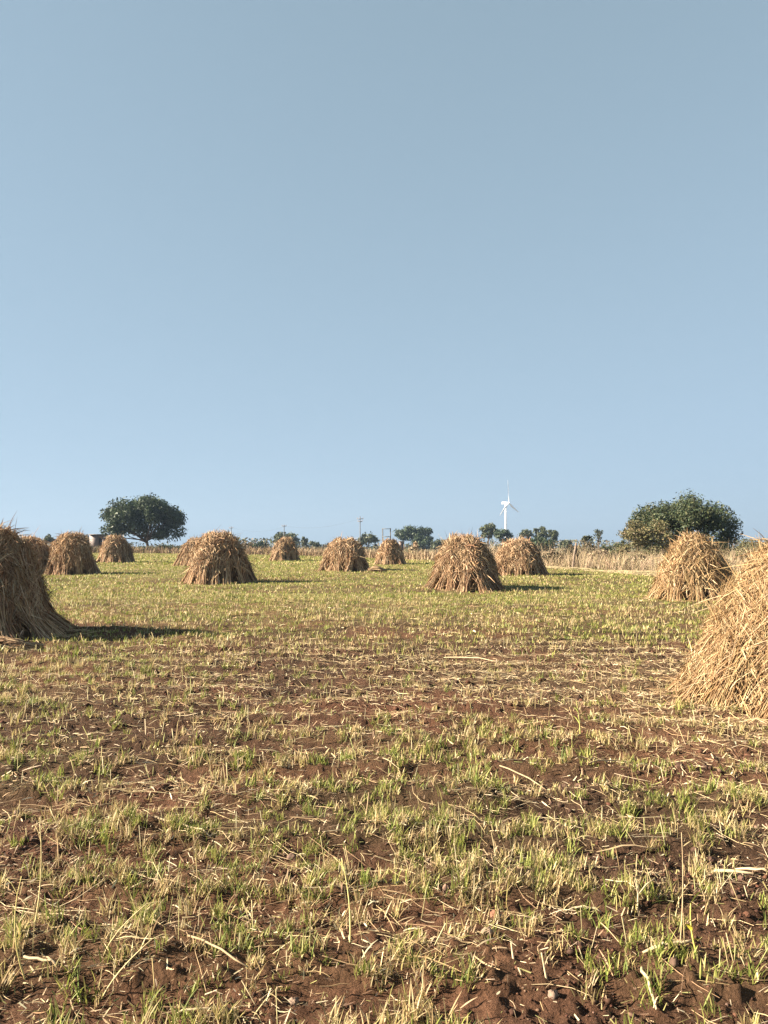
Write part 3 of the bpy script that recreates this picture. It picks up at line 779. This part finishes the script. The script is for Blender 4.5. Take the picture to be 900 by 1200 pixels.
for k_, (px, D, ty, w, cols, lab) in enumerate((
        (648, 47, 640, 30, SCRUB + TAN[:1], 'dry tan scrub in the grass just right of the haystack below the turbine'),
        (668, 52, 634, 26, SCRUB, 'brown scrub behind the leaning post'),
        (700, 48, 641, 30, TAN + SCRUB[:2], 'pale dry scrub in the grass right of the leaning post'),
        (724, 46, 637, 26, OLIVE, 'olive scrub left of the foot of the thorn shrub'),
        (744, 43, 646, 34, TAN + OLIVE[:2], 'yellow brown scrub before the thorn shrub'),
        (872, 44, 640, 30, OLIVE + TAN[:1], 'olive scrub between pointed haystack and big golden haystack'),
        (590, 68, 637, 30, SCRUB + TAN[:2], 'grey dry scrub behind the haystack below the turbine'),
        (486, 76, 634, 16, TAN, 'tuft of tall pale reeds right of the far haystack under the pole frame'),
        (522, 72, 639, 30, SCRUB, 'brown scrub left of the tall haystack'),
        (492, 68, 645, 22, SCRUB + MID[:1], 'low dark scrub below the flat topped tree'))):
    tree('edge_scrub', lab, px, D, ty, w, 470 + k_, 120 * w, 0.0014 * D, cols, 0.0, 0.7, max(8, int(w * 0.5)), trunk=False, cat='scrub', group='scrub in the dry grass at the field edge')

# ------------------------------------------------------------------ man-made things on the horizon
def box(x0, x1, y0, y1, z0, z1):
    V = np.array([[x, y, z] for z in (z0, z1) for y in (y0, y1) for x in (x0, x1)], float)
    F = np.array([[0, 2, 3, 1], [4, 5, 7, 6], [0, 1, 5, 4], [2, 6, 7, 3], [0, 4, 6, 2], [1, 3, 7, 5]])
    return V, F
def one(name, V, F, mat, parent, col):
    return build(name, V, F, mat, parent, np.tile(np.array(col, float), (len(V), 1)))
def rod(name, pts, rads, mat, parent, col, k=6):
    V, F, C = prisms(np.array([pts], float), np.array([rads], float), np.array([col], float), k)
    return build(name, V, F, mat, parent, C)

WOODG = (0.085, 0.08, 0.075); STEEL = (0.11, 0.11, 0.11)
def power_pole(px, D, top_y, label, arms):
    X, _, zt = px_to(px, top_y, D); Z = ground_at(X, D); H = zt - Z
    root = empty('power_pole', (X, D, Z), label, 'pole', 'power poles on the horizon')
    rod('mast', [(0, 0, -0.3), (0, 0, H)], [0.11, 0.07], M_PLAIN, root, WOODG)
    for (h, w) in arms:
        arm = one('crossarm', *box(-w / 2, w / 2, -0.17, -0.05, H - h - 0.06, H - h + 0.06), M_PLAIN, root, STEEL)
        for sx in (-0.46, 0, 0.46):
            rod('insulator', [(sx * w, -0.11, H - h + 0.05), (sx * w, -0.11, H - h + 0.30)], [0.06, 0.04], M_PLAIN, arm, (0.25, 0.16, 0.12))
    return X, D, Z + H
p1 = power_pole(422, 160, 605, 'tall power pole with crossarms above the small irregular tree', ((0.55, 1.3), (1.1, 0.9)))
p2 = power_pole(333, 175, 615, 'thin power pole rising from the round tree', ((0.3, 1.0),))
p3 = power_pole(271, 200, 617, 'thin power pole right of the top of the broad haystack', ((0.4, 1.0),))

# two-legged transformer frame
Xa, _, zt = px_to(448.5, 619, 150); Xb = px_to(457.5, 619, 150)[0]; Xm = (Xa + Xb) / 2; Z = ground_at(Xm, 150); H = zt - Z; hwid = (Xb - Xa) / 2
fr = empty('pole_frame', (Xm, 150, Z), 'two-legged pole frame with cross beams above a far haystack', 'pole frame')
for sx in (-hwid, hwid):
    rod('leg', [(sx, 0, -0.3), (sx, 0, H)], [0.11, 0.10], M_PLAIN, fr, WOODG)
for h in (0.12, H * 0.38):
    one('crossbeam', *box(-hwid - 0.12, hwid + 0.12, -0.2, -0.1, H - h - 0.06, H - h + 0.06), M_PLAIN, fr, STEEL)

def cable(a, b, dx, drop, label):
    pts = []
    for t in np.linspace(0, 1, 13):
        pts.append([a[0] + (b[0] - a[0]) * t + dx, a[1] + (b[1] - a[1]) * t - 0.11, a[2] + (b[2] - a[2]) * t - drop - 1.1 * 4 * t * (1 - t)])
    P = np.array([pts]); V, F, C = prisms(P, np.full((1, 13), 0.009), np.array([[0.06, 0.06, 0.06]]), 4)
    tag(build('power_cable', V, F, M_PLAIN, None, C), label, 'cable', 'cables between the power poles')
cable(p1, p2, 0.45, 0.3, 'thin dark cable strung between the tall power pole and the next pole')
cable(p2, p3, 0.45, 0.3, 'thin dark cable strung between the two thin power poles')

def hut(name, px, D, top_y, w_px, label, wall, roofc, door_px):
    X, _, zt = px_to(px, top_y, D); Z = ground_at(X, D); H = zt - Z; W = w_px * D / F_PX / 2
    root = empty(name, (X, D, Z), label, 'hut')
    dw = W * 0.28; dx = door_px * W
    V = []; F = []; n0 = 0
    for bx in (box(-W, dx - dw, -1.2, 1.2, -0.3, H - 0.12), box(dx + dw, W, -1.2, 1.2, -0.3, H - 0.12), box(dx - dw, dx + dw, -1.2, 1.2, H * 0.78, H - 0.122), box(dx - dw, dx + dw, 0.9, 1.19, -0.3, H * 0.779)):
        V.append(bx[0]); F.append(bx[1] + n0); n0 += 8
    one('wall', np.concatenate(V), np.concatenate(F), M_PLAIN, root, wall)
    one('roof', *box(-W - 0.15, W + 0.15, -1.4, 1.4, H - 0.115, H), M_PLAIN, root, roofc)
    one('door', *box(dx - dw * 0.98, dx + dw * 0.98, -0.9, -0.84, -0.1, H * 0.775), M_PLAIN, root, (0.06, 0.05, 0.05))
hut('hut', 116.5, 136, 626, 17, 'small pinkish hut left of the big dark tree', (0.15, 0.115, 0.105), (0.11, 0.092, 0.087), 0.5)
hut('hut', 470.5, 175, 634, 6, 'tiny pink walled hut below the left side of the flat topped tree', (0.24, 0.175, 0.15), (0.16, 0.135, 0.12), 0.5)

# leaning fence post at the field edge
X, D, zt = px_to(675, 636, 43.5); Z = ground_at(X, D); 
fp = empty('fence_post', (X - 0.1, D, Z), 'leaning wooden post in the tall dry grass at right', 'post')
rod('post', [(-0.12, 0, -0.2), (0.02, 0, (zt - Z) * 0.6), (0.12, 0, zt - Z)], [0.075, 0.065, 0.055], M_BARK, fp, (0.17, 0.13, 0.10), 7)
rod('stay', [(0.10, 0.05, (zt - Z) * 0.92), (0.30, 0.1, -0.1)], [0.03, 0.03], M_BARK, fp, (0.10, 0.08, 0.065), 5)

# wind turbine
TD = 1450.0
X, _, zh = px_to(593.5, 589.5, TD); Z = ground_at(X, TD); HH = zh - Z
wt = empty('wind_turbine', (X, TD, Z), 'white wind turbine standing far away above the trees', 'wind turbine')
WHITE = (0.85, 0.85, 0.85)
rod('tower', [(-1.5, 0, -2), (-1.5, 0, HH * 0.5), (-1.5, 0, HH - 2.0)], [2.6, 2.1, 1.6], M_PLAIN, wt, WHITE, 20)
yaw = math.radians(-52)                     # rotor turned away to the right
ax = np.array([math.cos(math.radians(-38)), math.sin(math.radians(-38)), 0.0])    # rotor axis
sd = np.array([-ax[1], ax[0], 0.0])
def oriented(a0, a1, w, h0, h1, taper=0.85):
    V = []
    for (a_, k) in ((a0, taper), (a1, 1.0)):
        for (s_, h) in ((-w, h0), (w, h0), (w, h1), (-w, h1)):
            V.append(ax * a_ + sd * s_ * k + np.array([0, 0, HH + h * k]))
    return np.array(V), np.array([[0, 1, 2, 3], [7, 6, 5, 4], [0, 4, 5, 1], [1, 5, 6, 2], [2, 6, 7, 3], [3, 7, 4, 0]])
one('nacelle', *oriented(-9.5, 3.5, 2.1, -2.2, 2.4), M_PLAIN, wt, WHITE)
hubc = ax * 5.2 + np.array([0, 0, HH])
hub = rod('hub', [hubc - ax * 1.8, hubc + ax * 0.6, hubc + ax * 2.4], [1.7, 1.8, 0.5], M_PLAIN, wt, WHITE, 14)
for ang in (95, -23, -145):
    a_ = math.radians(ang)
    dirv = sd * math.cos(a_) + np.array([0, 0, 1.0]) * math.sin(a_)
    chord = np.cross(ax, dirv)
    L = 43.0; st = np.array([0.02, 0.12, 0.25, 0.5, 0.8, 1.0]); cw = np.array([1.0, 1.4, 2.5, 2.0, 1.3, 0.5]); th = np.array([0.9, 0.7, 0.45, 0.3, 0.18, 0.08])
    V = []
    for s_, c_, t_, tw in zip(st, cw, th, np.radians([50, 40, 25, 12, 5, 2])):
        cdir = chord * math.cos(tw) + ax * math.sin(tw); ndir = -chord * math.sin(tw) + ax * math.cos(tw)
        p = hubc + dirv * L * s_
        V += [p - cdir * c_, p + ndir * t_, p + cdir * c_ * 0.7, p - ndir * t_]
    V = np.array(V); F = []
    for q_ in range(5):
        for e_ in range(4):
            F.append([q_ * 4 + e_, q_ * 4 + (e_ + 1) % 4, q_ * 4 + 4 + (e_ + 1) % 4, q_ * 4 + 4 + e_])
    F.append([0, 1, 2, 3]); F.append([20, 21, 22, 23])
    one('blade', V, np.array(F), M_PLAIN, wt, WHITE)

# far hedgerow that closes the plain
r = np.random.default_rng(501)
n = 15000
x = -190 + 380 * r.random(n); y = 235 + 60 * r.random(n) + 25 * np.sin(x * 0.03)
hgt = 0.9 + 2.8 * sstep(0.30, 0.70, fbm(x * 0.06, y * 0.02, 503, 3))
hgt = np.where(np.abs(x + 14) < 10, np.minimum(hgt, 0.9), hgt)
z = ground_z(x, y) + hgt * r.random(n) ** 0.7
C = np.stack([x, y, z], -1)
t1 = unit(r.normal(0, 1, (n, 3))); t2 = unit(np.cross(t1, r.normal(0, 1, (n, 3))))
sz = (0.25 + 0.35 * r.random(n))[:, None]
Q = np.stack([C - t1 * sz, C - t2 * sz * 0.6, C + t1 * sz, C + t2 * sz * 0.6], 1).reshape(-1, 3)
tag(build('hedgerow', Q, np.arange(n * 4).reshape(n, 4), M_FOLIAGE, None, np.repeat(pick(n, SCRUB + MID, [1] * 7, 0.25, r), 4, 0)), 'far hedgerow of scrub along the horizon', 'hedge', kind='stuff')

# ------------------------------------------------------------------ single things lying and standing in the foreground
def gp(px, py, lift=0.0):
    D = depth_of(py); X = px_to(px, py, D)[0]
    return np.array([X, D, ground_at(X, D) + lift])

PALE = (0.43, 0.34, 0.215); DULL = (0.38, 0.275, 0.165); YEL = (0.52, 0.46, 0.12)
def place(name, acc, mat, origin, label, cat, group=None):
    acc.V = [v - origin for v in acc.V]
    o = acc.build(name, mat)
    o.location = origin
    return tag(o, label, cat, group)

def curve_pts(a, b, sag, side, n=6):
    t = np.linspace(0, 1, n)[:, None]
    d = b - a; perp = np.array([-d[1], d[0], 0.0])
    return a + d * t + perp * side * 4 * t * (1 - t) + np.array([0, 0, 1.0]) * sag * 4 * t * (1 - t)

def lying(px0, py0, px1, py1, rad, col, label, side=0.05, sag=0.01, width=0.0, lift=0.012, name='straw', cat='straw'):
    a, b = gp(px0, py0, lift), gp(px1, py1, lift)
    P = curve_pts(a, b, sag, side * 0.4)
    P = P + np.random.default_rng(int(px0 * 7 + py0)).normal(0, 0.004, P.shape)
    P[:, 2] = np.maximum(P[:, 2], ground_z(P[:, 0], P[:, 1]) + lift)
    ac = Acc()
    R = np.full(6, rad) * np.array([1, 1.05, 1, 0.95, 0.85, 0.6])
    if width:                                            # folded leaf: two ribbons that meet in a keel
        d = unit(b - a); sd = np.array([-d[1], d[0], 0.35]); sd2 = np.array([-d[1], d[0], -0.5])
        W = 0.72 * width * np.array([0.25, 0.9, 1.0, 0.8, 0.5, 0.06])
        for s_ in (unit(sd), unit(sd2)):
            ac.add(*ribbons((P + s_ * 0.35 * width)[None], W[None] * 0.5, s_[None], np.array([col])))
    ac.add(*prisms(P[None], R[None], np.array([col]) * 0.95, 5))
    return place(name, ac, M_STRAW, a.copy(), label, cat)

def standing(px, py, px_top, py_top, rad, col, label, bend=0.1, twigs=(), leaves=(), name='dry_stalk', cat='stalk', head=False):
    a = gp(px, py, -0.01)
    D = a[1]
    tx, _, tz = px_to(px_top, py_top, D)
    b = np.array([tx, D + 0.02, tz])
    t = np.linspace(0, 1, 7)[:, None]
    P = a + (b - a) * t + np.array([bend, 0.3 * bend, 0]) * (t * (1 - t)) * (b[2] - a[2])
    ac = Acc()
    ac.add(*prisms(P[None], (rad * np.linspace(1.1, 0.55, 7))[None], np.array([col]), 5))
    for (k, dx, dz, ln, rr) in twigs:
        e = P[k] + unit(np.array([dx, 0.15, dz])) * ln
        ac.add(*prisms(np.array([[P[k], (P[k] + e) / 2 + np.array([0, 0, 0.01]), e]]), np.array([[rr, rr * 0.8, rr * 0.4]]), np.array([col]), 4))
    for (k, dx, dy, dz, ln, w, c) in leaves:
        d = unit(np.array([dx, dy, dz])); S = np.linspace(0, 1, 5)[:, None]
        L = P[k] + d * ln * S - np.array([0, 0, 1.0]) * S ** 2 * ln * 0.45
        ac.add(*ribbons(L[None], (w * np.array([0.4, 1, 0.95, 0.6, 0.05]))[None], unit(np.cross(d, [0.2, 0.5, 1.0]))[None], np.array([c])))
    return place(name, ac, M_STRAW, a.copy(), label, cat)

lying(754, 1131, 812, 1128, 0.004, PALE, 'thick pale husk lying at the foot of the green weed', 0.05, 0.01, 0.018, 0.014, 'husk', 'husk')
lying(826, 1031, 884, 1042, 0.004, PALE, 'longest of the pale flat leaves lying at the right edge', -0.04, 0.012, 0.02, 0.012, 'dry_leaf', 'leaf')
lying(862, 1022, 899, 1036, 0.004, PALE, 'short pale flat leaf overlapping another at the right edge', 0.03, 0.01, 0.018, 0.02, 'dry_leaf', 'leaf')
lying(700, 1003, 772, 999, 0.003, DULL, 'tan leaf blade lying left of the tall thin stalk', 0.03, 0.02, 0.013, 0.012, 'dry_leaf', 'leaf')
lying(668, 1066, 706, 1072, 0.004, PALE, 'small pale curled leaf lying left of the forked stalk', 0.08, 0.012, 0.013, 0.01, 'dry_leaf', 'leaf')
lying(182, 964, 247, 981, 0.0055, PALE, 'pale straw lying across dark soil left of the middle', 0.03)
lying(220, 1121, 290, 1150, 0.0042, DULL, 'thick tan straw slanting down near the bottom left', 0.02)
lying(204, 1190, 256, 1185, 0.004, PALE, 'bent pale straw at the very bottom left', -0.05, 0.02)
lying(28, 1138, 66, 1146, 0.005, PALE, 'short pale straw among dry grass at the bottom left', 0.04)
lying(585, 905, 640, 925, 0.005, DULL, 'tan straw slanting across soil right of the middle', 0.06)
lying(330, 968, 372, 958, 0.004, DULL, 'tan straw rising to the right over dark soil', 0.08)
lying(520, 772, 590, 779, 0.008, PALE, 'pale straw wisp on the bare strip before the tall haystack', 0.04, 0.03, 0.02, 0.015)
lying(690, 905, 745, 890, 0.005, DULL, 'tan straw pointing at the big golden haystack', 0.04)
lying(752, 1150, 770, 1190, 0.006, PALE, 'pale straw leaning down the frame left of the husk', 0.02)
standing(410, 1110, 400, 1008, 0.0032, (0.60, 0.52, 0.22), 'tall pale green dry stalk with a bent tip left of the middle', 0.16, ((5, -0.5, 0.6, 0.07, 0.002), (5, 0.5, 0.8, 0.05, 0.0015)), ((4, -0.6, 0.1, 0.7, 0.12, 0.004, (0.45, 0.42, 0.14)), (5, -0.3, 0, 0.9, 0.10, 0.003, (0.50, 0.45, 0.18))))
standing(797, 1122, 801, 978, 0.0027, DULL, 'tallest thin straight stalk standing in the right foreground', 0.09, ((5, 0.3, 0.9, 0.05, 0.0012),))
standing(818, 1140, 812, 1062, 0.0035, YEL, 'green weed with a yellow leaf right of the tall thin stalk', -0.25, (), (
    (2, 0.6, -0.3, 0.3, 0.055, 0.016, (0.60, 0.58, 0.10)), (3, -0.35, -0.2, 0.8, 0.07, 0.009, (0.50, 0.46, 0.06)), (5, 0.8, 0.1, 0.9, 0.11, 0.006, (0.42, 0.42, 0.10)), (4, -0.7, 0, 0.7, 0.07, 0.005, (0.36, 0.38, 0.09)), (6, 0.5, 0, 0.9, 0.12, 0.005, (0.40, 0.42, 0.10))), 'weed', 'weed')
standing(747, 1072, 750, 1040, 0.0048, PALE, 'forked pale dry stalk between curled leaf and tall thin stalk', 0.0, ((4, 0.8, 0.65, 0.10, 0.004), (4, -0.2, 0.9, 0.06, 0.003)))
standing(889, 1168, 891, 1140, 0.0065, PALE, 'short thick pale stub at the right edge near the bottom', 0.0)
standing(38, 1100, 44, 968, 0.003, (0.58, 0.47, 0.24), 'tall dry grass stalk at the far left of the foreground', 0.15, ((5, 0.4, 0.8, 0.08, 0.0015), (5, -0.4, 0.8, 0.07, 0.0015)))
standing(30, 1155, 22, 1030, 0.0028, (0.52, 0.44, 0.18), 'thin arching dry stalk in the bottom left corner', -0.3, ((5, -0.5, 0.5, 0.07, 0.0014),))
standing(120, 1135, 170, 1062, 0.0026, (0.56, 0.45, 0.24), 'dry stalk arching to the right in the left foreground', -0.5, ((6, 0.9, -0.1, 0.09, 0.0014),))
standing(118, 1165, 176, 1104, 0.0026, (0.58, 0.47, 0.26), 'lower dry stalk arching to the right in the left foreground', -0.4, ((6, 0.9, 0.1, 0.07, 0.0014),))
standing(602, 1142, 600, 1108, 0.0042, PALE, 'pale upright stub left of the bottom middle with no leaves', 0.0)
standing(641, 1160, 636, 1120, 0.004, PALE, 'pale leaning stub at the bottom right of the middle', 0.0, ((3, 0.5, 0.8, 0.05, 0.002),))
standing(428, 968, 432, 930, 0.004, DULL, 'tan upright stub beside two shorter twigs on red soil', 0.05, ((2, -0.6, 0.7, 0.07, 0.0025), (1, 0.5, 0.8, 0.06, 0.0025)))
standing(680, 865, 676, 822, 0.004, (0.40, 0.40, 0.13), 'green grass stalk standing alone near the bare strip', 0.1, (), ((3, 0.5, 0, 0.9, 0.14, 0.006, (0.30, 0.33, 0.09)), (4, -0.5, 0, 0.9, 0.12, 0.006, (0.28, 0.32, 0.08)), (2, -0.4, 0.2, 0.9, 0.14, 0.006, (0.30, 0.33, 0.09))))

# larger clods
def clod(px, py, size_px, seed, label, col, group=None):
    r = np.random.default_rng(seed)
    c = gp(px, py); sz = size_px * c[1] / F_PX / 2
    n_, m_ = 12, 8
    th = np.linspace(0, 2 * np.pi, n_, endpoint=False); ph = np.linspace(0.12, np.pi - 0.12, m_)
    T, Ph = np.meshgrid(th, ph)
    k = 0.72 + 0.5 * r.random(T.shape) * (0.6 + 0.4 * np.sin(3 * T + r.random() * 6))
    V = np.stack([np.cos(T) * np.sin(Ph) * k, np.sin(T) * np.sin(Ph) * k * 0.85, np.cos(Ph) * k * 0.72], -1).reshape(-1, 3) * sz
    i0 = (np.arange(m_ - 1) * n_)[:, None] + np.arange(n_)[None, :]; i1 = (np.arange(m_ - 1) * n_)[:, None] + (np.arange(n_)[None, :] + 1) % n_
    Q = np.stack([i0, i1, i1 + n_, i0 + n_], -1).reshape(-1, 4)
    caps = np.stack([np.arange(n_), (m_ - 1) * n_ + np.arange(n_)])
    o = build('soil_clod', V, [Q, caps], M_CLOD, None, np.tile(np.array(col), (len(V), 1)) * (0.85 + 0.3 * r.random((len(V), 1))))
    o.location = c + np.array([0, 0, sz * 0.3]); o.rotation_euler = (0, 0, r.random() * 6)
    tag(o, label, 'clod', group)
clod(581, 1081, 17, 601, 'reddish soil clod right of the bottom middle', (0.16, 0.080, 0.052))
clod(572, 1116, 15, 602, 'pale flat stone-like clod below the reddish clod', (0.20, 0.14, 0.10))
clod(342, 1003, 13, 603, 'brown clod among upright stubs in the middle', (0.12, 0.08, 0.06))
clod(523, 1054, 13, 604, 'dull brown clod left of and above the reddish clod', (0.14, 0.09, 0.065))
clod(20, 952, 10, 605, 'pale clod on dark soil at the far left', (0.18, 0.125, 0.09))
clod(648, 1172, 16, 606, 'tan clod at the bottom right of the middle beside a stub', (0.17, 0.12, 0.09))
clod(345, 1172, 15, 607, 'large tan clod in a dark hollow at the bottom left of the middle', (0.17, 0.12, 0.09))
clod(262, 1186, 14, 608, 'light brown clod at the very bottom beside the bent straw', (0.15, 0.10, 0.075))
clod(790, 1148, 17, 609, 'brown clod just below the thick pale husk', (0.11, 0.07, 0.05))
r = np.random.default_rng(620)
kk_ = 0
while kk_ < 36:
    px = 20 + 860 * r.random(); py = 900 + 290 * r.random()
    D = depth_of(py); X = px_to(px, py, D)[0]
    if cover(np.array([X]), np.array([D]))[0][0] > 0.45: continue
    clod(px, py, 6 + 7 * r.random(), 630 + kk_, 'small brown soil clod lying on bare foreground soil', np.array((0.070, 0.042, 0.031)) * (0.8 + 0.6 * r.random()), 'small clods in the foreground')
    kk_ += 1

# fallen sheaf at the foot of the squat dome haystack, heap of straw at the shaded one
def sheaf_heap(name, a, b, rad, n, seed, label, pal, wide, cat):
    r = np.random.default_rng(seed)
    o0 = (a + b) / 2; o0 = np.array([o0[0], o0[1], ground_at(o0[0], o0[1])])
    ax_ = unit(b - a); L = np.linalg.norm(b - a); sd_ = np.array([-ax_[1], ax_[0], 0])
    t0 = r.random(n) * 0.35; t1 = 0.65 + 0.35 * r.random(n)
    off = r.normal(0, 0.45, (n, 1)) * sd_ * rad; hz_ = rad * (0.1 + 0.9 * r.random(n))
    T = np.linspace(0, 1, 4)[None, :]
    tt = t0[:, None] + (t1 - t0)[:, None] * T
    P = (a - o0) + ax_ * (tt * L)[..., None] + off[:, None, :] * (0.7 + np.abs(tt - 0.45) * 1.2)[..., None]
    P[..., 2] = hz_[:, None] * (1 - 1.1 * np.abs(tt - 0.4)) * (0.7 + 0.5 * r.random((n, 1))) + 0.02
    P = P + r.normal(0, 0.02, P.shape) * np.array([1, 1, 0.5])
    ac = Acc(); ac.add(*prisms(P, np.full((n, 4), 0.006 * wide), pick(n, pal, [3, 3, 2, 1, 1], 0.25, r), 3))
    o = ac.build(name, M_STRAW); o.location = o0
    return tag(o, label, cat)
a_ = np.array([*px_to(431, 670, depth_of(670.5))[:2], 0]); b_ = np.array([*px_to(453, 670, depth_of(670.5))[:2], 0])
sheaf_heap('fallen_sheaf', a_, b_, 0.30, 260, 651, 'fallen sheaf lying at the right foot of the squat dome haystack', STRAWS, 2.2, 'sheaf')
a_ = np.array([*px_to(-30, 764, depth_of(764))[:2], 0]); b_ = np.array([*px_to(50, 762, depth_of(762))[:2], 0])
sheaf_heap('straw_heap', a_, b_, 0.16, 420, 652, 'low heap of loose straw at the front foot of the shaded haystack', STRAWS, 1.0, 'straw heap')

# ------------------------------------------------------------------ haze
hv, hf = box(-7600, 7600, -5100, 7100, -90, 175)
hm = bpy.data.materials.new('haze'); hm.use_nodes = True
hn = hm.node_tree.nodes; hn.clear()
ho = hn.new('ShaderNodeOutputMaterial'); pv = hn.new('ShaderNodeVolumePrincipled')
pv.inputs['Color'].default_value = (0.275, 0.385, 0.545, 1); pv.inputs['Density'].default_value = 0.00034; pv.inputs['Anisotropy'].default_value = 0.1
hm.node_tree.links.new(pv.outputs[0], ho.inputs['Volume'])
hz = build('haze', hv, hf, hm)
tag(hz, kind='stuff')
hz['label'] = 'thin pale haze over the whole plain'; hz['category'] = 'haze'
